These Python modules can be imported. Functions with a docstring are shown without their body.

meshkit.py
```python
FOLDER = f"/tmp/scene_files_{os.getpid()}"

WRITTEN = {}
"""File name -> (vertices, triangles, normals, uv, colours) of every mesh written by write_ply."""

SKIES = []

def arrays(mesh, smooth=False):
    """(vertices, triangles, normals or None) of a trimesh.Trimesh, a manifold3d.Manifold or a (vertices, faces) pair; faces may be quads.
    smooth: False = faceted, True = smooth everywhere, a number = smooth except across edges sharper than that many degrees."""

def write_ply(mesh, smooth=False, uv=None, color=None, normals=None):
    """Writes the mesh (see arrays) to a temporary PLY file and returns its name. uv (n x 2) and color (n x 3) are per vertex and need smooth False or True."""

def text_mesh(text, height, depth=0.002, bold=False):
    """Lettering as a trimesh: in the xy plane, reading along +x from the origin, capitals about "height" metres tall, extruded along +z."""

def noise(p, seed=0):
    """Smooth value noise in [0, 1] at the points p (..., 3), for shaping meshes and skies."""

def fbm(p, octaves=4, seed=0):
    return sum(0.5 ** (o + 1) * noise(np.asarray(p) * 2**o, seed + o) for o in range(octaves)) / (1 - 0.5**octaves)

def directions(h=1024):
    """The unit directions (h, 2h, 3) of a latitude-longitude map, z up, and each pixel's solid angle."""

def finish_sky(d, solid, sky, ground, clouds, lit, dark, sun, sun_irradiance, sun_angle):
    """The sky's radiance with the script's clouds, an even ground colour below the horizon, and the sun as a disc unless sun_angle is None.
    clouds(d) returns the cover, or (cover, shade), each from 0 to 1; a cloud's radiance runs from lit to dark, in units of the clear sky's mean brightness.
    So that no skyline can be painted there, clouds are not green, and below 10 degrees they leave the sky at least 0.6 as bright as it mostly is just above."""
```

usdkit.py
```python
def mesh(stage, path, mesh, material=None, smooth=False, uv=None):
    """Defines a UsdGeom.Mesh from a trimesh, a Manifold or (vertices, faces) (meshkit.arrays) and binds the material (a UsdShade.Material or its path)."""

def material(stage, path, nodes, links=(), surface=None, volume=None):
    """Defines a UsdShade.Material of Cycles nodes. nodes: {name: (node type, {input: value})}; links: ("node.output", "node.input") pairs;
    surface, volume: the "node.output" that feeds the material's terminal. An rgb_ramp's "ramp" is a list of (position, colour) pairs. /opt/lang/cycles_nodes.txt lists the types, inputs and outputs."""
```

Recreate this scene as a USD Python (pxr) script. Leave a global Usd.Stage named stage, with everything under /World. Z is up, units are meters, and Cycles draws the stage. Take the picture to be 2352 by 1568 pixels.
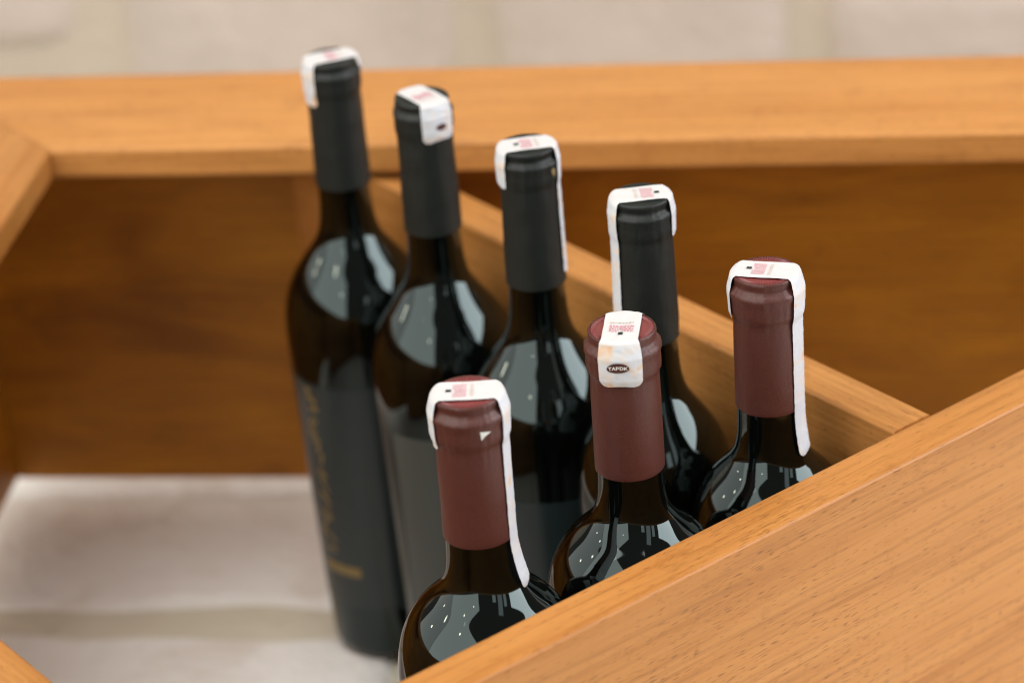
import math, random
import numpy as np, trimesh, usdkit
import meshkit
from meshkit import fbm
from shapely.geometry import box as sbox
from pxr import Usd, UsdGeom, UsdLux, UsdShade, Gf, Sdf

stage = Usd.Stage.CreateInMemory()
UsdGeom.SetStageUpAxis(stage, UsdGeom.Tokens.z)
UsdGeom.SetStageMetersPerUnit(stage, 1.0)
W = UsdGeom.Xform.Define(stage, '/World')
UsdGeom.Scope.Define(stage, '/World/Looks')
rng = random.Random(7)

# ------------------------------------------------------------------ camera
CAM = np.array([0.1447, -1.0630, 0.7884])
PITCH, ROLL, YAW = 0.482295, -0.079479, -0.152073
fw = np.array([math.sin(YAW) * math.cos(PITCH), math.cos(YAW) * math.cos(PITCH), -math.sin(PITCH)])
rt = np.array([math.cos(YAW), -math.sin(YAW), 0.0])
up = np.cross(rt, fw)
CR = rt * math.cos(ROLL) + up * math.sin(ROLL)
CU = -rt * math.sin(ROLL) + up * math.cos(ROLL)
cam = UsdGeom.Camera.Define(stage, '/World/camera')
m = Gf.Matrix4d(*CR, 0, *CU, 0, *(-fw), 0, *CAM, 1)
cam.AddTransformOp().Set(m)
cam.CreateHorizontalApertureAttr(36.0)
cam.CreateFocalLengthAttr(36.0 * 6377.2 / 2352)
cam.CreateFStopAttr(6.0)
cam.CreateFocusDistanceAttr(1.075)
cam.CreateExposureAttr(0.0)

# ------------------------------------------------------------------ light
LS = 1.0
def rect_light(name, target, direction, dist, width, height, rad, color, spin=0.0):
    """a rectangular lamp hung at 'dist' metres from 'target' along 'direction', facing it"""
    d = np.array(direction, float); d /= np.linalg.norm(d)
    pos = np.array(target, float) + d * dist
    z = d
    x = np.cross([0, 1, 0] if abs(d[1]) < .9 else [1, 0, 0], z); x /= np.linalg.norm(x)
    y = np.cross(z, x)
    x2 = x * math.cos(spin) + y * math.sin(spin); y2 = np.cross(z, x2)
    L = UsdLux.RectLight.Define(stage, '/World/' + name)
    L.AddTransformOp().Set(Gf.Matrix4d(*x2, 0, *y2, 0, *z, 0, *pos, 1))
    L.CreateWidthAttr(width); L.CreateHeightAttr(height)
    L.CreateIntensityAttr(rad); L.CreateColorAttr(Gf.Vec3f(*color))
    return L

def view_dir(az, el):
    """direction by azimuth from straight ahead (positive to the right of the picture) and elevation"""
    a, e = math.radians(az), math.radians(el)
    h = np.array([math.sin(YAW), math.cos(YAW), 0]) * math.cos(a) + rt * math.sin(a)
    return h * math.cos(e) + np.array([0, 0, 1]) * math.sin(e)

def wall_light(name, az, dist, a0, a1, e0, e1, rad, color):
    """an upright window wall: stands square to azimuth az at 'dist' metres, spanning azimuths a0..a1 and elevations e0..e1 seen from the crate"""
    h = view_dir(az, 0); o = np.array([0, 0, .2])
    side = np.cross([0, 0, 1], h)                     # to the left when looking along h
    u0, u1 = [-math.tan(math.radians(x - az)) * dist for x in (a0, a1)]
    z0, z1 = [math.tan(math.radians(x)) * dist for x in (e0, e1)]
    pos = o + h * dist + side * (u0 + u1) / 2 + np.array([0, 0, (z0 + z1) / 2])
    L = UsdLux.RectLight.Define(stage, '/World/' + name)
    x, z = -side, -h * -1
    z = h
    x = np.cross([0, 0, 1], z)
    L.AddTransformOp().Set(Gf.Matrix4d(*x, 0, 0, 0, 1, 0, *z, 0, *pos, 1))
    L.CreateWidthAttr(abs(u1 - u0)); L.CreateHeightAttr(abs(z1 - z0))
    L.CreateIntensityAttr(rad); L.CreateColorAttr(Gf.Vec3f(*color))

wall_light('left_window', -112, 2.6, -163, -96, 8, 56, 2.7, (1.0, .985, .935))
wall_light('rear_left_window', -112, 2.6, -95.6, -58, 8, 44, 1.5, (1.0, .985, .935))
wall_light('right_window', 98, 2.4, 80, 118, 5, 42, 7.3, (.97, .97, 1.0))
for a0, a1, e1, r_ in ((127, 134, 40, 1.6), (138, 149, 52, 1.3), (154, 162, 30, 1.8)):
    wall_light('back_window_' + 'abc'[int(a0 > 130) + int(a0 > 150)], 145, 3.0, a0, a1, 10, e1, r_, (.97, .97, 1.0))
rect_light('ceiling_light', (0, 0, .2), (-.10, -.14, 1), 2.0, 1.7, 1.7, 4.0, (1.0, .965, .92))
for nm, az_, el_ in (('spot_lamp', -151, 33), ('spot_lamp_001', -80, 24), ('spot_lamp_002', -92, 37), ('spot_lamp_003', -128, 44)):
    sl = UsdLux.SphereLight.Define(stage, '/World/' + nm)
    sl.AddTranslateOp().Set(Gf.Vec3d(*map(float, np.array([0, 0, .2]) + view_dir(az_, el_) * 2.1)))
    sl.CreateRadiusAttr(.035); sl.CreateIntensityAttr(30.0); sl.CreateColorAttr(Gf.Vec3f(1.0, .86, .68))

def dome(strength, color):
    usdkit.material(stage, '/World/Looks/room_air', {'b': ('background_shader', {'color': color, 'strength': strength})}, [], surface='b.background')
    d = UsdLux.DomeLight.Define(stage, '/World/room_light')
    UsdShade.MaterialBindingAPI.Apply(d.GetPrim()).Bind(UsdShade.Material.Get(stage, '/World/Looks/room_air'))
dome(0.14, (1.0, .93, .84))

# ------------------------------------------------------------------ materials
LK = '/World/Looks/'

def wood(name, light, dark, pore, rough=.45, pore_amt=.62, band=(2.2, 26., 26.), spec=.36):
    n = {
        'tc': ('texture_coordinate', {}), 'oi': ('object_info', {}),
        'off': ('vector_math', {'math_type': 'scale', 'scale': 7.3, 'vector1': (1., 1., 1.)}),
        'add': ('vector_math', {'math_type': 'add'}),
        'm1': ('mapping', {'scale': band}), 'n1': ('noise_texture', {'scale': 1.0, 'detail': 4., 'roughness': .55, 'distortion': 1.2}),
        'r1': ('rgb_ramp', {'ramp': [(.30, dark), (.5, tuple(.45 * a + .55 * b for a, b in zip(dark, light))), (.72, light)]}),
        'm2': ('mapping', {'scale': (14., 420., 420.)}), 'n2': ('noise_texture', {'scale': 1.0, 'detail': 3., 'roughness': .6}),
        'r2': ('rgb_ramp', {'ramp': [(.3, (.70, .64, .56)), (.52, (1., 1., 1.)), (.75, (1.10, 1.12, 1.14))]}),
        'mul': ('mix_color', {'blend_type': 'multiply', 'fac': .75}),
        'm3': ('mapping', {'scale': (180., 1800., 1800.)}), 'n3': ('noise_texture', {'scale': 1.0, 'detail': 1.0, 'roughness': .4}),
        'm4': ('mapping', {'scale': (9., 40., 40.)}), 'n4': ('noise_texture', {'scale': 1.0, 'detail': 2.0}),
        'pa': ('math', {'math_type': 'multiply_add', 'value2': .22, 'value3': -.11}),
        'ps': ('math', {'math_type': 'add'}),
        'r3': ('rgb_ramp', {'ramp': [(.63, (0., 0., 0.)), (.72, (1., 1., 1.))]}),
        'pf': ('math', {'math_type': 'multiply', 'value2': pore_amt}),
        'mp': ('mix_color', {'blend_type': 'mix', 'b': pore}),
        'tone': ('math', {'math_type': 'multiply_add', 'value2': .16, 'value3': .92}), 'tint': ('mix_color', {'blend_type': 'multiply', 'fac': 1.0}),
        'n5': ('noise_texture', {'scale': 55., 'detail': 5., 'roughness': .7}), 'r5': ('rgb_ramp', {'ramp': [(.30, (.80, .76, .72)), (.42, (1., 1., 1.)), (.70, (1., 1., 1.)), (.80, (1.12, 1.14, 1.18))]}), 'sc': ('mix_color', {'blend_type': 'multiply', 'fac': .8}),
        'rm': ('math', {'math_type': 'multiply_add', 'value2': .18, 'value3': rough - .09}),
        'hs': ('math', {'math_type': 'multiply_add', 'value2': -.7}),
        'bp': ('bump', {'strength': .22, 'distance': .0004}),
        'p': ('principled_bsdf', {'specular_ior_level': spec}),
    }
    l = [('oi.random', 'off.scale'), ('tc.object', 'add.vector1'), ('off.vector', 'add.vector2'),
         ('add.vector', 'm1.vector'), ('m1.vector', 'n1.vector'), ('n1.fac', 'r1.fac'),
         ('add.vector', 'm2.vector'), ('m2.vector', 'n2.vector'), ('n2.fac', 'r2.fac'),
         ('r1.color', 'mul.a'), ('r2.color', 'mul.b'),
         ('add.vector', 'm3.vector'), ('m3.vector', 'n3.vector'), ('add.vector', 'm4.vector'), ('m4.vector', 'n4.vector'),
         ('n4.fac', 'pa.value1'), ('pa.value', 'ps.value1'), ('n3.fac', 'ps.value2'), ('ps.value', 'r3.fac'),
         ('r3.color', 'pf.value1'), ('pf.value', 'mp.fac'), ('mul.result', 'mp.a'),
         ('n2.fac', 'rm.value1'), ('rm.value', 'p.roughness'),
         ('r3.color', 'hs.value1'), ('n2.fac', 'hs.value3'), ('hs.value', 'bp.height'), ('bp.normal', 'p.normal'),
         ('oi.random', 'tone.value1'), ('tone.value', 'tint.b'), ('mp.result', 'tint.a'), ('add.vector', 'n5.vector'), ('n5.fac', 'r5.fac'), ('tint.result', 'sc.a'), ('r5.color', 'sc.b'), ('sc.result', 'p.base_color')]
    n['off'] = ('vector_math', {'math_type': 'scale', 'vector1': (31., 17., 23.)})
    return usdkit.material(stage, LK + name, n, l, surface='p.BSDF')

WOOD = wood('oiled_wood', (.55, .252, .070), (.43, .167, .034), (.18, .065, .015), rough=.43)
PANEL = wood('panel_wood', (.62, .255, .010), (.33, .115, .005), (.15, .05, .004), rough=.5, pore_amt=.3, band=(6., 17., 17.), spec=.4)

def plain(name, color, rough=.5, bump=None, spec=.5, metallic=0.0, var=0.0, coat=0.0, sheen=0.0):
    n = {'p': ('principled_bsdf', {'base_color': color, 'roughness': rough, 'specular_ior_level': spec, 'metallic': metallic, 'coat_weight': coat, 'sheen_weight': sheen})}
    l = []
    if bump or var:
        n['tc'] = ('texture_coordinate', {})
        n['n'] = ('noise_texture', {'scale': (bump or (60., .1))[0], 'detail': 4.})
        l.append(('tc.object', 'n.vector'))
    if bump:
        n['b'] = ('bump', {'strength': bump[1], 'distance': bump[2] if len(bump) > 2 else .0005})
        l += [('n.fac', 'b.height'), ('b.normal', 'p.normal')]
    if var:
        lo = tuple(c * (1 - var) for c in color); hi = tuple(c * (1 + var) for c in color)
        n['r'] = ('rgb_ramp', {'ramp': [(.3, lo), (.7, hi)]})
        l += [('n.fac', 'r.fac'), ('r.color', 'p.base_color')]
    return usdkit.material(stage, LK + name, n, l, surface='p.BSDF')

GLASS = usdkit.material(stage, LK + 'dark_bottle_glass', {'p': ('principled_bsdf', {'base_color': (.0012, .0017, .0013), 'roughness': .035, 'specular_ior_level': .60, 'specular_tint': (.78, .97, .96)})}, [], surface='p.BSDF')
BLACKCAP = plain('black_capsule', (.0058, .0096, .0080), rough=.5, bump=(1500., .5, .0003), spec=.45, var=.2)
REDCAP = plain('maroon_capsule', (.080, .0215, .0155), rough=.43, bump=(1500., .55, .0003), spec=.5, var=.15)
REDDISC = plain('maroon_disc', (.20, .045, .042), rough=.42, bump=(900., .2, .0002), spec=.4)
LABEL2 = plain('grey_label_paper', (.050, .057, .049), rough=.30, bump=(500., .08, .0002))
LABEL = plain('dark_label_paper', (.013, .023, .024), rough=.27, bump=(500., .08, .0002))
GOLD = plain('gold_foil', (.26, .185, .07), rough=.55, metallic=.35)
INK = plain('hologram_ink', (.012, .022, .016), rough=.3)
PINK = plain('pink_print', (.66, .27, .31), rough=.7)
BEIGE = plain('beige_print', (.62, .50, .42), rough=.7)
EMBLEM = plain('maroon_print', (.07, .018, .012), rough=.6)
WHITEINK = plain('white_print', (.80, .78, .74), rough=.7)
TORN = plain('torn_foil', (.72, .74, .68), rough=.35)

def paper(name, ztop):
    n = {'sx': ('separate_xyz', {}), 'tm': ('map_range', {'from_min': ztop - .0012, 'from_max': ztop - .0004, 'clamp': True}), 'mt': ('mix_color', {'b': (.62, .605, .60)}),'tc': ('texture_coordinate', {}), 'n': ('noise_texture', {'scale': 130., 'detail': 1.5, 'distortion': .8}),
         'r': ('rgb_ramp', {'ramp': [(.0, (.58, .63, .70)), (.50, (.66, .68, .71)), (.62, (.70, .65, .60)), (.74, (.76, .50, .31))]}),
         'n2': ('voronoi_texture', {'scale': 260., 'detail': 1.0}), 'b': ('bump', {'strength': .16, 'distance': .0006}),
         'p': ('principled_bsdf', {'roughness': .5, 'specular_ior_level': .3})}
    l = [('tc.object', 'n.vector'), ('n.fac', 'r.fac'), ('r.color', 'mt.a'), ('tc.object', 'sx.vector'), ('sx.z', 'tm.value'), ('tm.result', 'mt.fac'), ('mt.result', 'p.base_color'), ('tc.object', 'n2.vector'), ('n2.distance', 'b.height'), ('b.normal', 'p.normal')]
    return usdkit.material(stage, LK + name, n, l, surface='p.BSDF')
PAPER = {True: paper('seal_paper_low', .3013), False: paper('seal_paper_high', .315)}

def stone(name, c, spot):
    n = {'g': ('geometry', {}), 'n': ('noise_texture', {'scale': 13., 'detail': 6., 'roughness': .62, 'distortion': .5}),
         'r': ('rgb_ramp', {'ramp': [(.30, spot), (.47, c), (.7, tuple(min(.9, x * 1.05) for x in c))]}),
         'n2': ('noise_texture', {'scale': 70., 'detail': 5.}), 'b': ('bump', {'strength': .7, 'distance': .005}),
         'p': ('principled_bsdf', {'roughness': .5, 'specular_ior_level': .4})}
    l = [('g.position', 'n.vector'), ('n.fac', 'r.fac'), ('r.color', 'p.base_color'), ('g.position', 'n2.vector'), ('n2.fac', 'b.height'), ('b.normal', 'p.normal')]
    return usdkit.material(stage, LK + name, n, l, surface='p.BSDF')
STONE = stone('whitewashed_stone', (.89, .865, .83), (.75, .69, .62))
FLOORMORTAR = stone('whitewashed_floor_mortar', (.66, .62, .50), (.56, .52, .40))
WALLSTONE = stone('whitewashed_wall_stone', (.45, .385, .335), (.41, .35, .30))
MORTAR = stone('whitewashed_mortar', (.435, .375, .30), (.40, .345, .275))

# ------------------------------------------------------------------ prim helpers
used = {}
def unique(parent, name):
    k = (parent, name)
    used[k] = used.get(k, -1) + 1
    return f'{parent}/{name}' + (f'_{used[k]:03d}' if used[k] else '')

def tag(o, **kw):
    p = o.GetPrim() if hasattr(o, 'GetPrim') else o
    for k, v in kw.items():
        p.SetCustomDataByKey(k, v)
    return o

def thing(name, label, category, loc=(0, 0, 0), group=None):
    x = UsdGeom.Xform.Define(stage, unique('/World', name))
    x.AddTranslateOp().Set(Gf.Vec3d(*map(float, loc)))
    tag(x, label=label, category=category)
    if group: tag(x, group=group)
    return x

def obj(name, mesh, mat, parent=None, smooth=35, loc=None, rotz=None, label=None):
    base = str(parent.GetPath()) if parent is not None else '/World'
    o = usdkit.mesh(stage, unique(base, name), mesh, mat, smooth=smooth)
    if loc is not None: o.AddTranslateOp().Set(Gf.Vec3d(*map(float, loc)))
    if rotz is not None: o.AddRotateZOp().Set(float(rotz))
    if label: tag(o, label=label)
    return o

# ------------------------------------------------------------------ the setting: whitewashed stone floor and wall
def block(x0, x1, y0, y1, z0, z1, r=.02, n=10, amp=.004, seed=0):
    b = trimesh.creation.box([1, 1, 1])
    b = b.subdivide_to_size(1.6 / n, max_iter=8)
    h = np.array([(x1 - x0), (y1 - y0), (z1 - z0)]) / 2
    c = np.array([x0 + x1, y0 + y1, z0 + z1]) / 2
    p = b.vertices * 2 * h
    # crowd vertices to the rim so that the rounding has faces
    t = b.vertices * 2
    t = np.sign(t) * (1 - (1 - np.abs(t)) ** 1.7)
    p = t * h
    rr = min(r, *(h * .95))
    q = np.clip(p, -(h - rr), h - rr)
    d = p - q
    ln = np.linalg.norm(d, axis=1, keepdims=True)
    on = np.max(np.abs(t), axis=1, keepdims=True) > .999
    p = np.where(ln > 1e-9, q + d / np.maximum(ln, 1e-9) * rr * np.where(on, 1, np.minimum(1, ln / rr)), p)
    nrm = p - q * .75
    nrm /= np.maximum(np.linalg.norm(nrm, axis=1, keepdims=True), 1e-9)
    p = p + nrm * ((fbm((p + c) * 9 + 31 * seed, 3, seed) - .5) * 2 * amp)[:, None]
    return trimesh.Trimesh(p + c, b.faces, process=False)

floor = thing('stone_floor', 'whitewashed stone floor under the wooden wine crate', 'floor')
tag(floor, kind='structure')
JY = 0.125        # the joint that crosses the floor at the lower left
xs = [-.95, -.56, -.128, .34, .80]
k = 0
def top_block(x0, x1, y0, y1, seed):
    b = block(x0, x1, y0, y1, -.06, 0, r=.012, amp=.0028, seed=seed, n=40)
    v = b.vertices
    wob = (fbm(np.stack([v[:, 0] * 11, np.full(len(v), seed // 4), 0 * v[:, 0]], 1), 3, 90) - .5) * .015
    v[:, 1] += wob * np.clip(1 - np.abs(v[:, 1] - JY) / .07, 0, 1)
    v[:, 2] += (fbm(v * 22, 4, 33 + seed) - .5) * .006
    v[:, 2] -= v[:, 2].max() + .0002
    return b
for (x0, x1) in zip([-1.0, -.50, -.118, .34], [-.50, -.118, .34, .85]):
    obj('slab', top_block(x0 + .004, x1 - .004, JY + .009, .70, k), STONE, floor, smooth=60); k += 1
for (x0, x1) in zip([-1.0, -.62, -.098, .30], [-.62, -.098, .30, .85]):
    obj('slab', top_block(x0 + .004, x1 - .004, -.50, JY - .009, k), STONE, floor, smooth=60); k += 1
obj('mortar_bed', trimesh.creation.box(bounds=[[-1.02, -.52, -.08], [.87, .80, -.0065]]), FLOORMORTAR, floor, smooth=False)

wall = thing('stone_wall', 'whitewashed wall of large rounded stones behind the wooden crate', 'wall')
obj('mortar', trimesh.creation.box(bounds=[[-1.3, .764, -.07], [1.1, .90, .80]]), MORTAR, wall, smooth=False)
# (x0, x1, z0, z1) of the stones; the joints in view fall at about x=-.41, -.145, .085
rows = [(-1.2, -.78, .062, .30), (-.765, -.424, .058, .30), (-.408, -.150, -.02, .245), (-.136, .083, .0, .25), (.099, .42, -.02, .114), (.435, .80, -.02, .125), (.099, .37, .128, .32), (.385, .80, .14, .36),
        (-1.2, -.70, -.07, .050), (-.69, -.424, -.07, .044), (-1.2, -.66, .315, .56), (-.645, -.25, .315, .52), (-.235, .085, .265, .50), (.1, .5, .335, .56), (.515, 1.0, .375, .6)]
for i, (x0, x1, z0, z1) in enumerate(rows):
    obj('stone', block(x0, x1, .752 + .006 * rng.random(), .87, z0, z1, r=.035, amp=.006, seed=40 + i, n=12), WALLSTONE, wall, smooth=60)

# ------------------------------------------------------------------ the wooden crate
X0, Y0, ZR, TR, RW = -.2672, .1622, .2494, .0163, .0965
ZD, OB, TB, OA, TA, YP, OC = .2289, .0424, .0212, .1652, .0207, .2352, -.2955
PB = .0163     # underside of the panels
s2 = math.sqrt(.5)
crate = thing('wooden_crate', 'orange brown wooden wine crate with wide rails and diagonal dividers', 'wine crate')

def board(length, thick, height, r=.0022):
    """X along the grain from 0 to length, Y 0..thick, Z 0..height, edges rounded"""
    q = sbox(r, r, thick - r, height - r).buffer(r, quad_segs=4)
    q = q.simplify(1e-6)
    mm = trimesh.creation.extrude_polygon(q, length, engine='earcut')
    v = mm.vertices.copy()
    mm.vertices = np.stack([v[:, 2], v[:, 0], v[:, 1]], 1)
    return mm

def cut_miter(mesh, origin, normal):
    return trimesh.intersections.slice_mesh_plane(mesh, normal, origin, cap=True, engine='earcut')

# rails, mitred at the back left corner
L = 1.15
back = board(L + RW, RW, TR)                       # local x from -RW
back.vertices[:, 0] -= RW
back = cut_miter(back, (0.0003, 0, 0), (s2, s2, 0))
obj('rail', back, WOOD, crate, loc=(X0, Y0, ZR - TR), rotz=0)
left = board(.62 + RW, RW, TR)
left.vertices[:, 0] -= RW                          # local +x runs towards -y after the turn, local +y to the right... mirrored below
left.vertices[:, 1] *= -1; left.invert()           # y: -RW..0
left = cut_miter(left, (0.0003, 0, 0), (s2, -s2, 0))
obj('rail', left, WOOD, crate, loc=(X0, Y0, ZR - TR), rotz=-90)
OV = YP - Y0
obj('panel', board(1.10, .016, ZR - TR - PB - .0004, r=.001), PANEL, crate, loc=(X0 - OV + .0005, YP, PB), rotz=0)
obj('panel', board(.60, .016, ZR - TR - PB - .0004, r=.001), PANEL, crate, loc=(X0 - OV, YP - .0006, PB), rotz=-90) if False else None
lp = board(.62, .016, ZR - TR - PB - .0004, r=.001)
lp.vertices[:, 1] -= .016
obj('panel', lp, PANEL, crate, loc=(X0 - OV, YP + .016, PB), rotz=-90)

def diag(kind, off, thick, t0, t1, zb=.0004):
    """kind B runs along (1,-1), kind A along (1,1); off is the offset of its near face, t0..t1 its extent along itself"""
    b = board(t1 - t0, thick, ZD - zb)
    if kind == 'B':
        d, n, rot = np.array([s2, -s2]), np.array([s2, s2]), -45
        p = n * off + d * t0
    else:
        d, n, rot = np.array([s2, s2]), np.array([s2, -s2]), 45
        b.vertices[:, 1] -= thick                  # local +y is -n here
        p = n * off + d * t0
    return b, (p[0], p[1], zb), rot
def along(kind, x, y): return (x - y) * s2 if kind == 'B' else (x + y) * s2
# A: the near divider, from the front left to the back panel
yA = YP - .0005
tA1 = (2 * yA + math.sqrt(2) * OA) * s2            # where its far face meets the panel
b, l, r = diag('A', OA, TA, -.52, tA1)
obj('divider', b, WOOD, crate, loc=l, rotz=r, label='thick diagonal divider nearest the viewer')
tB0 = (OB * math.sqrt(2) - 2 * YP) * s2
b, l, r = diag('B', OB, TB, tB0 + TB + .001, OA - .0003)
obj('divider', b, WOOD, crate, loc=l, rotz=r, label='diagonal divider behind the row of bottles')
OC -= TA
b, l, r = diag('B', OC, .0207, along('B', X0 - OV + .02, math.sqrt(2) * OC - X0 + OV - .02) , OA - .0003)
obj('divider', b, WOOD, crate, loc=l, rotz=r, label='diagonal divider at the lower left')

# ------------------------------------------------------------------ bottles
NS = 144
def revolve(profile, n=NS, ripple=None):
    pr = np.array(profile, float)
    a = np.linspace(0, 2 * np.pi, n, endpoint=False)
    v = np.stack([pr[:, 0][:, None] * np.cos(a), pr[:, 0][:, None] * np.sin(a), np.repeat(pr[:, 1][:, None], n, 1)], -1).reshape(-1, 3)
    f = []
    j = np.arange(n); j1 = (j + 1) % n
    for i in range(len(pr) - 1):
        A, B, C, D = i * n + j, i * n + j1, (i + 1) * n + j1, (i + 1) * n + j
        f.append(np.stack([A, B, C], 1)); f.append(np.stack([A, C, D], 1))
    mm = trimesh.Trimesh(v, np.vstack(f), process=False)
    if ripple is not None: mm.vertices = ripple(mm.vertices)
    mm.merge_vertices(); mm.update_faces(mm.nondegenerate_faces())
    return mm

def spline(pts, sub=6):
    """smooth curve through profile points (centripetal-ish Catmull-Rom, clamped)"""
    P = np.array([pts[0]] + list(pts) + [pts[-1]], float)
    out = []
    for i in range(1, len(P) - 2):
        p0, p1, p2, p3 = P[i - 1], P[i], P[i + 1], P[i + 2]
        for t in np.linspace(0, 1, sub, endpoint=False):
            out.append(.5 * ((2 * p1) + (-p0 + p2) * t + (2 * p0 - 5 * p1 + 4 * p2 - p3) * t * t + (-p0 + 3 * p1 - 3 * p2 + p3) * t ** 3))
    out.append(P[-2])
    return [tuple(o) for o in out]

def smooth_profile(pts, sigma=.0030, step=.0007):
    from scipy.ndimage import gaussian_filter1d
    P = np.array(spline(pts, 16)); d = np.r_[0, np.cumsum(np.hypot(*np.diff(P, axis=0).T))]
    q = np.linspace(0, d[-1], int(d[-1] / step))
    R = np.stack([np.interp(q, d, P[:, 0]), np.interp(q, d, P[:, 1])], 1)
    S = gaussian_filter1d(R, sigma / step, axis=0, mode='nearest')
    w = np.clip(np.minimum(q, d[-1] - q) / .02, 0, 1)[:, None]
    S = R * (1 - w) + S * w
    keep = np.r_[True, np.diff(S[:, 1]) > 1e-5]
    S = S[keep]
    return [tuple(x) for i, x in enumerate(S) if S[i, 1] > .14 or i % 8 == 0]

# black bottle, 0.315 tall, tapering to its base;  maroon bottle, 0.3013 tall
BH, RH = .315, .3013
BLK_GLASS = [(.0, .004), (.022, .0005), (.0262, .0), (.0280, .0016), (.0290, .006)] + \
    smooth_profile([(.0296, .02), (.0318, .08), (.0338, .13), (.0352, .165), (.0354, .178), (.0342, .190), (.0312, .2005), (.0262, .2095), (.0205, .2170), (.0160, .2235), (.0136, .2305), (.0126, .2395), (.01225, .2504), (.0119, .298)])
RED_GLASS = [(.0, .004), (.028, .0005), (.0330, .0), (.0352, .002), (.0362, .006)] + \
    smooth_profile([(.0362, .02), (.0363, .10), (.0363, .174), (.0358, .1855), (.0338, .1960), (.0298, .2045), (.0243, .2112), (.0188, .2162), (.0150, .2215), (.0135, .2280), (.0131, .2345), (.0130, .2420), (.0128, .285)])

def dense(pr, step=.0016):
    out = [pr[0]]
    for a, b in zip(pr[:-1], pr[1:]):
        k = max(1, int(math.hypot(b[0] - a[0], b[1] - a[1]) / step))
        out += [(a[0] + (b[0] - a[0]) * j / k, a[1] + (b[1] - a[1]) * j / k) for j in range(1, k + 1)]
    return out

def cap_black():
    return [(.0131, .2502), (.01325, .2504), (.0131, .265), (.0127, .285), (.0125, .2972), (.0126, .2987), (.0130, .2996), (.01318, .303), (.0130, .3060), (.0135, .3078), (.0132, .3091), (.0120, .3101), (.0115, .3112), (.0118, .3124), (.0122, .3138), (.0118, .3147), (.0112, .3150), (.0100, .31485), (.0, .31485)]
def cap_red():
    return [(.0135, .2390), (.01375, .2393), (.0136, .255), (.01355, .272), (.0133, .2812), (.01345, .2836), (.0142, .2848), (.01445, .288), (.0144, .2918), (.0150, .2936), (.0149, .2950), (.0138, .2962), (.0129, .2972), (.0127, .2984), (.0131, .2998), (.0131, .3007), (.0127, .3013), (.0123, .30125), (.0121, .3008)]

def wobble(mesh, amp, seed, freq=120):
    v = mesh.vertices
    th = np.arctan2(v[:, 1], v[:, 0])
    fold = fbm(np.stack([np.cos(th) * 7, np.sin(th) * 7, v[:, 2] * 55 + seed * 3.1], 1), 4, seed + 50) - .5
    zt = v[:, 2].max()
    near = np.clip(1 - np.abs(v[:, 2] - (zt - .011)) / .016, 0, 1)      # crimp folds gather round the ring
    r = np.hypot(v[:, 0], v[:, 1]); ok = r > .004
    d = (fbm(v * freq + seed * 13.7, 3, seed) - .5) * 2 * amp
    v = v.copy(); d = d + fold * (.0002 + .0011 * near); sc = np.where(ok, 1 + d / np.maximum(r, .004), 1)
    v[:, 0] *= sc; v[:, 1] *= sc
    mesh.vertices = v
    return mesh

DISC = lambda: revolve([(.0121, .3007), (.0120, .30095), (.0116, .3011), (.0104, .3011), (.0100, .3008), (.0094, .3008), (.0091, .3010), (.0080, .3010), (.0, .3010)], 288,
    ripple=lambda v: v + np.stack([0 * v[:, 0], 0 * v[:, 0], np.where((np.hypot(v[:, 0], v[:, 1]) > .0101) & (np.hypot(v[:, 0], v[:, 1]) < .0119), .00018 * np.cos(72 * np.arctan2(v[:, 1], v[:, 0])), 0)], 1))

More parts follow.
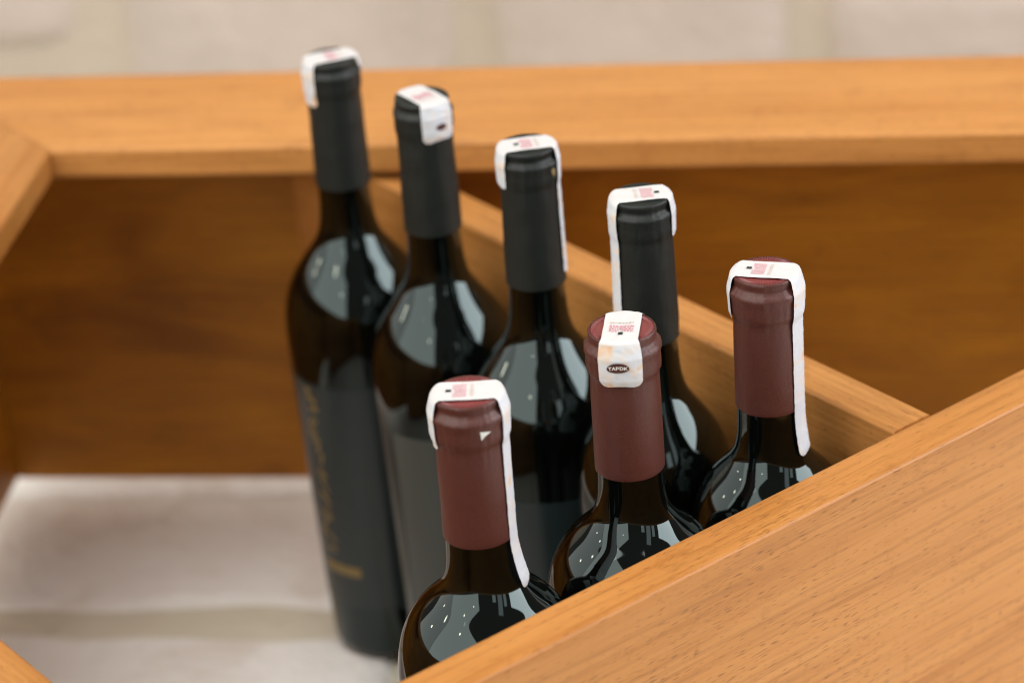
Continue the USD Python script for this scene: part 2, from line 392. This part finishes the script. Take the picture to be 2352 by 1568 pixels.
def disc_fine():
    rr = np.concatenate([[.0122, .0121], np.linspace(.0119, .0103, 5), [.0100, .0094, .0091, .0080, .004, .0]])
    zz = np.concatenate([[.3005, .30095], np.full(5, .3011), [.3009, .3009, .3010, .3010, .3010, .3010]])
    return revolve(list(zip(rr, zz)), 360, ripple=DISC_R)
def DISC_R(v):
    v = v.copy(); r = np.hypot(v[:, 0], v[:, 1])
    w = ((r > .01025) & (r < .01195))
    v[:, 2] += np.where(w, 0.00032 * np.cos(66 * np.arctan2(v[:, 1], v[:, 0])), 0)
    return v

# unit vectors in plan: to the right in the picture, and towards the viewer
PR = rt[:2]; PN = -np.array([math.sin(YAW), math.cos(YAW)])
def plan_angle(deg):   # 0 = right in the picture, 90 = towards the viewer
    a = math.radians(deg); d = PR * math.cos(a) + PN * math.sin(a)
    return math.atan2(d[1], d[0])

def seal_surface(red, az, len_a, len_b, w, shift=0.0, peel=0.0, seed=0, lift=.00008, tear=None):
    """a paper strip over the cap: returns (fn(s, t) -> points on it, s range). s<0 runs down side b, s>0 down side a."""
    top = (RH if red else BH) + (.00040 if red else .0002)
    rt_ = .0127 if red else .0117
    if red: zr = np.array([0, .0009, .0070, .0166, .0195, .062, .10]); rr = np.array([.0131, .0139, .0154, .0150, .0141, .0141, .0136])
    else:   zr = np.array([0, .0010, .0068, .0155, .018, .0646, .10]); rr = np.array([.0121, .0129, .0139, .0137, .0132, .0138, .0133])
    dirn = np.array([math.cos(az), math.sin(az)]); perp = np.array([-dirn[1], dirn[0]])
    def fn(s, t, off=0.0):
        s = np.asarray(s, float); t = np.asarray(t, float) + shift
        edge = np.sqrt(np.maximum(rt_ ** 2 - t ** 2, 1e-8))
        u = np.clip(s, -edge, edge)
        over = np.abs(s) - edge
        sg = np.sign(s)
        dn = np.maximum(over, 0)
        rad = np.interp(dn, zr, rr)
        ang = np.arcsin(np.clip(t / rt_, -.98, .98))
        sx = rad * np.cos(ang) + lift + off; sy = rad * np.sin(ang)
        pe = np.where(s > 0, peel * np.clip((dn - (.062 if red else .06)) / .02, 0, 1) ** 1.5, 0)
        sx = sx + pe
        side = over > 0
        P = np.zeros(s.shape + (3,))
        U = np.where(side, sg * sx, u); T = np.where(side, sy, t)
        Z = np.where(side, top - dn * .985, top + off + lift + .0001 * np.sin(t * 900 + s * 300 + seed))
        cr = (np.abs(fbm(np.stack([s * 330, t * 330, 0 * s + seed * 7.1], -1), 2, seed) - .5) * 2.2 - .35)
        U = U + np.where(side, sg * np.maximum(cr + .05, -.25) * .0003, 0)
        Z = Z + np.where(side, 0, (cr + .05) * .00012)
        P[..., 0] = dirn[0] * U + perp[0] * T; P[..., 1] = dirn[1] * U + perp[1] * T; P[..., 2] = Z
        return P
    e0 = rt_
    return fn, -(e0 + len_b), e0 + len_a

def strip_mesh(fn, s0, s1, hw, thick=.00006, round_a=.004, round_b=.004, nt=17, ns=150, seed=0, ragged=.00008):
    s = np.linspace(s0, s1, ns)
    tt = np.linspace(-1, 1, nt)
    S, T = np.meshgrid(s, tt, indexing='ij')
    # rounded ends
    def width(s):
        wA = np.sqrt(np.clip(1 - (np.clip(s - (s1 - round_a), 0, None) / round_a) ** 2, .02, 1))
        wB = np.sqrt(np.clip(1 - (np.clip((s0 + round_b) - s, 0, None) / round_b) ** 2, .02, 1))
        k = .55
        return (k + (1 - k) * wA) * (k + (1 - k) * wB)
    rag = (fbm(np.stack([S * 350, np.sign(T), 0 * S + seed], -1), 3, seed) - .5) * 2 * ragged
    T = T * hw * width(S) + rag * np.abs(T)
    A = fn(S, T, thick).reshape(-1, 3); B = fn(S, T, 0.0).reshape(-1, 3)
    i, j = np.meshgrid(np.arange(ns - 1), np.arange(nt - 1), indexing='ij')
    a = (i * nt + j).ravel(); b = a + nt; c = b + 1; d = a + 1
    N = len(A)
    f = [np.stack([a, b, c], 1), np.stack([a, c, d], 1), np.stack([a, c, b], 1) + N, np.stack([a, d, c], 1) + N]
    ring = np.concatenate([np.arange(nt), np.arange(1, ns) * nt + nt - 1, (ns - 1) * nt + np.arange(nt - 2, -1, -1), np.arange(ns - 2, 0, -1) * nt])
    r2 = np.roll(ring, -1)
    f += [np.stack([ring, ring + N, r2 + N], 1), np.stack([ring, r2 + N, r2], 1)]
    mm = trimesh.Trimesh(np.vstack([A, B]), np.vstack(f), process=False)
    mm.fix_normals()
    return mm

def patch(fn, poly, off=.00028, flip=False, thick=.00006, subdiv=.0012):
    """flat print (a shapely polygon in (s, t)) laid on the strip"""
    m0 = trimesh.creation.extrude_polygon(poly, thick, engine='earcut')
    m0 = m0.subdivide_to_size(subdiv, max_iter=6)
    v = m0.vertices
    m0.vertices = fn(v[:, 0], v[:, 1], off + v[:, 2])
    m0.fix_normals()
    return m0

def text_patch(fn, txt, h, s_c, t_c, off, along='t'):
    tm = meshkit.text_mesh(txt, h, .00005, bold=True)
    tm = tm.subdivide_to_size(.0008, max_iter=5)
    v = tm.vertices - np.array([tm.bounds[:, 0].mean(), tm.bounds[:, 1].mean(), 0])
    # reading direction along +t, upright opposite to +s (the strip hangs down along +s)
    tm.vertices = fn(s_c - v[:, 1], t_c + v[:, 0], off + v[:, 2])
    return tm

def label_mesh(az, half_deg, z0, z1, prof, off=.00025, seed=0):
    pz = np.array([p[1] for p in prof]); pr = np.array([p[0] for p in prof])
    o = np.argsort(pz)
    a = np.radians(np.linspace(-half_deg, half_deg, 61)) + az
    z = np.linspace(z0, z1, 24)
    A, Z = np.meshgrid(a, z, indexing='ij')
    R = np.interp(Z, pz[o], pr[o]) + off
    v1 = np.stack([R * np.cos(A), R * np.sin(A), Z], -1).reshape(-1, 3)
    R0 = R - off * .8
    v0 = np.stack([R0 * np.cos(A), R0 * np.sin(A), Z], -1).reshape(-1, 3)
    nz = len(z); i, j = np.meshgrid(np.arange(60), np.arange(nz - 1), indexing='ij')
    p = (i * nz + j).ravel(); q = p + nz; r = q + 1; s = p + 1; N = len(v1)
    f = [np.stack([p, q, r], 1), np.stack([p, r, s], 1), np.stack([p, r, q], 1) + N, np.stack([p, s, r], 1) + N]
    ring = np.concatenate([np.arange(nz), np.arange(1, 61) * nz + nz - 1, 60 * nz + np.arange(nz - 2, -1, -1), np.arange(59, 0, -1) * nz])
    r2 = np.roll(ring, -1)
    f += [np.stack([ring, ring + N, r2 + N], 1), np.stack([ring, r2 + N, r2], 1)]
    mm = trimesh.Trimesh(np.vstack([v1, v0]), np.vstack(f), process=False); mm.fix_normals()
    return mm

def on_label(poly, az, prof, off=.00035, thick=.00008):
    """a shapely shape in (arc metres, z) wrapped on the body"""
    pz = np.array([p[1] for p in prof]); pr = np.array([p[0] for p in prof]); o = np.argsort(pz)
    polys = getattr(poly, 'geoms', [poly])
    m0 = trimesh.util.concatenate([trimesh.creation.extrude_polygon(g, thick, engine='earcut') for g in polys])
    m0 = m0.subdivide_to_size(.004, max_iter=6)
    v = m0.vertices; R = np.interp(v[:, 1], pz[o], pr[o])
    A = az - v[:, 0] / R            # +arc runs to the right for a viewer facing it
    A = az + v[:, 0] / R
    RR = R + off + v[:, 2]
    m0.vertices = np.stack([RR * np.cos(A), RR * np.sin(A), v[:, 1]], 1)
    m0.fix_normals()
    return m0

from shapely.geometry import Point, LineString, Polygon
from shapely.ops import unary_union
from shapely import affinity

LX = -.012
BOT = [(-.1099, .1135), (-.0600, .0645), (-.0068, .0096), (.0457, -.0427), (-.0084, -.1823), (.0446, -.1327), (.0973, -.0860)]
# az: direction of the long (a) end; la, lb lengths below the rim on side a and b
SPEC = [
    dict(red=False, short=.002, az=160, la=.0205, lb=.005, label='black capped wine bottle farthest back, white seal hanging off the left side'),
    dict(red=False, az=58, la=.0175, lb=.012, label='second black capped wine bottle from the back, white seal folded down the cap front'),
    dict(red=False, az=-8, la=.060, lb=.0165, label='third black capped wine bottle from the back, gold flake on the rim of its cap'),
    dict(red=False, az=177, la=.078, lb=.0170, label='black capped wine bottle behind the maroon ones, long white seal down its left side'),
    dict(red=True, short=.0024, az=3, la=.083, lb=.020, peel=.0035, label='maroon capped wine bottle nearest the viewer, with a torn white nick in its cap'),
    dict(red=True, short=.002, az=99, la=.0185, lb=.040, label='maroon capped wine bottle with an oval emblem on its front seal'),
    dict(red=True, short=.0038, az=18, la=.080, lb=.0185, peel=.0022, label='maroon capped wine bottle farthest right, against the divider corner, long seal down its right side'),
]
for i, ((bx, by), sp) in enumerate(zip(BOT, SPEC)):
    red = sp['red']
    bt = thing('wine_bottle', sp['label'], 'wine bottle', (bx, by, 0.0), group='wine bottles with maroon caps' if red else 'wine bottles with black caps')
    prof = RED_GLASS if red else BLK_GLASS
    k_ = {3: .93, 6: .905}.get(i, 1.0)
    prof = [(.0135 + (r_ - .0135) * k_ if r_ > .0135 and z_ > .03 else r_ * (k_ if r_ > .0135 else 1), z_) for r_, z_ in prof]
    gm = revolve(prof); obj('glass_body', gm, GLASS, bt, smooth=65)
    cpro = cap_red() if red else cap_black()
    cpro = [(r_, z_ + sp.get('short', .001) * (z_ < .26)) for r_, z_ in cpro]
    cap = wobble(revolve(dense(cpro)), .00018 if red else .00024, i + 1)
    cp = obj('capsule', cap, REDCAP if red else BLACKCAP, bt, smooth=40)
    if red: obj('cap_disc', disc_fine(), REDDISC, cp, smooth=25)
    az = plan_angle(sp['az'])
    hw = .0070 if red else .0067
    fn, s0, s1 = seal_surface(red, az, sp['la'], sp['lb'], hw, peel=sp.get('peel', 0), seed=i)
    se = obj('paper_seal', strip_mesh(fn, s0, s1, hw, seed=i), PAPER[red], bt, smooth=38)
    # print on the top: a small dark square and a few faint pink bars
    sq = {0: (.004, 0), 1: (-.003, .0), 2: (-.0045, 0), 3: (-.0065, .0005), 4: (-.0068, 0), 5: (.0062, 0), 6: (-.0065, .0005)}[i]
    if i not in (0, 1):
        obj('dark_square', patch(fn, sbox(sq[0] - .0010, sq[1] - .0009, sq[0] + .0010, sq[1] + .0009)), INK, se, smooth=False)
    rp = random.Random(60 + i)
    dirn = 1 if sq[0] < 0 else -1
    for b_ in range(9):                            # rows of small pink print beside the square, a paler group farther on
        c = sq[0] + dirn * (.0018 + .00075 * b_ + (.0012 if b_ > 6 else 0))
        t_, dashes = -.0046, []
        while t_ < .0044:
            w_ = rp.uniform(.0003, .0011)
            if abs(t_ + .0003 - sq[1]) > .0012 or b_ > 0: dashes.append(sbox(c - .00018, t_, c + .00018, min(t_ + w_, .0047)))
            t_ += w_ + rp.uniform(.0002, .0006)
        obj('printed_row', trimesh.util.concatenate([patch(fn, d_, off=.00024, subdiv=.003) for d_ in dashes]), PINK if b_ < 7 else BEIGE, se, smooth=False)
    if i == 5:
        oval = affinity.scale(Point(0, 0).buffer(1, 24), .0021, .0036)
        so = .0127 + .0098
        em = obj('emblem', patch(fn, affinity.translate(oval, so, -.0006), off=.00035, subdiv=.0008), EMBLEM, se, smooth=False)
        obj('emblem_lettering', text_patch(fn, 'TAPDK', .00135, so, -.0006, .00048), WHITEINK, em, smooth=False)
    if i == 1:
        oval = affinity.scale(Point(0, 0).buffer(1, 24), .0015, .0023)
        obj('emblem', patch(fn, affinity.translate(oval, .0117 + .0110, .0006), off=.00035, subdiv=.0008), EMBLEM, se, smooth=False)
    if i == 2:   # gold flake on the rim
        a = plan_angle(38)
        fl = trimesh.creation.icosphere(2, 1.0)
        fl.vertices *= np.array([.0006, .0014, .0024]) * (.7 + .6 * fbm(fl.vertices * 2.1 + 5, 2, 3))[:, None]
        fl.apply_transform(trimesh.transformations.rotation_matrix(a, [0, 0, 1])); fl.apply_translation([.0131 * math.cos(a), .0131 * math.sin(a), .3045])
        obj('gold_flake', fl, GOLD, cp, smooth=False)
    if i == 4:   # torn nick of foil, with the crease above it
        a = plan_angle(68)
        tri = Polygon([(-.0024, .0004), (.0019, .0013), (.0016, -.0022), (.0002, -.0008)])
        tm = trimesh.creation.extrude_polygon(tri, .0004, engine='earcut')
        v = tm.vertices.copy()
        r_ = .01445 + v[:, 2]; A = a - v[:, 0] / .0146
        A = a + v[:, 0] / .0146 * (1 if np.cross(np.append(PR, 0), np.append(PN, 0))[2] < 0 else -1) * -1
        tm.vertices = np.stack([r_ * np.cos(A), r_ * np.sin(A), .2905 + v[:, 1]], 1); tm.fix_normals()
        obj('torn_foil', tm, TORN, cp, smooth=False)
    if not red:
        la = {0: 118, 1: 66, 2: 74, 3: 90}[i]
        a = plan_angle(la)
        z0, z1 = .030, .158
        lab = obj('label', label_mesh(a, 74, z0, z1, prof), LABEL2 if i == 1 else LABEL, bt, smooth=50)
        if i != 0: continue                        # only the rearmost bottle turns its print into view
        rr_ = random.Random(100)
        strokes = []
        for kk in range(13):                       # gold lettering that runs up the label, and a gold bar under it
            zc = .062 + kk * .0075
            pts = [(-.0045 + .009 * rr_.random(), zc + .009 * (rr_.random() - .5)) for _ in range(4)]
            strokes.append(LineString(spline(pts, 5)).buffer(.0007, quad_segs=2))
        obj('gold_lettering', on_label(affinity.translate(unary_union(strokes), LX, 0), a, prof), GOLD, lab, smooth=False)
        obj('gold_bar', on_label(affinity.translate(sbox(-.010, .0490, .012, .0545), LX + .0045, 0), a, prof), GOLD, lab, smooth=False)
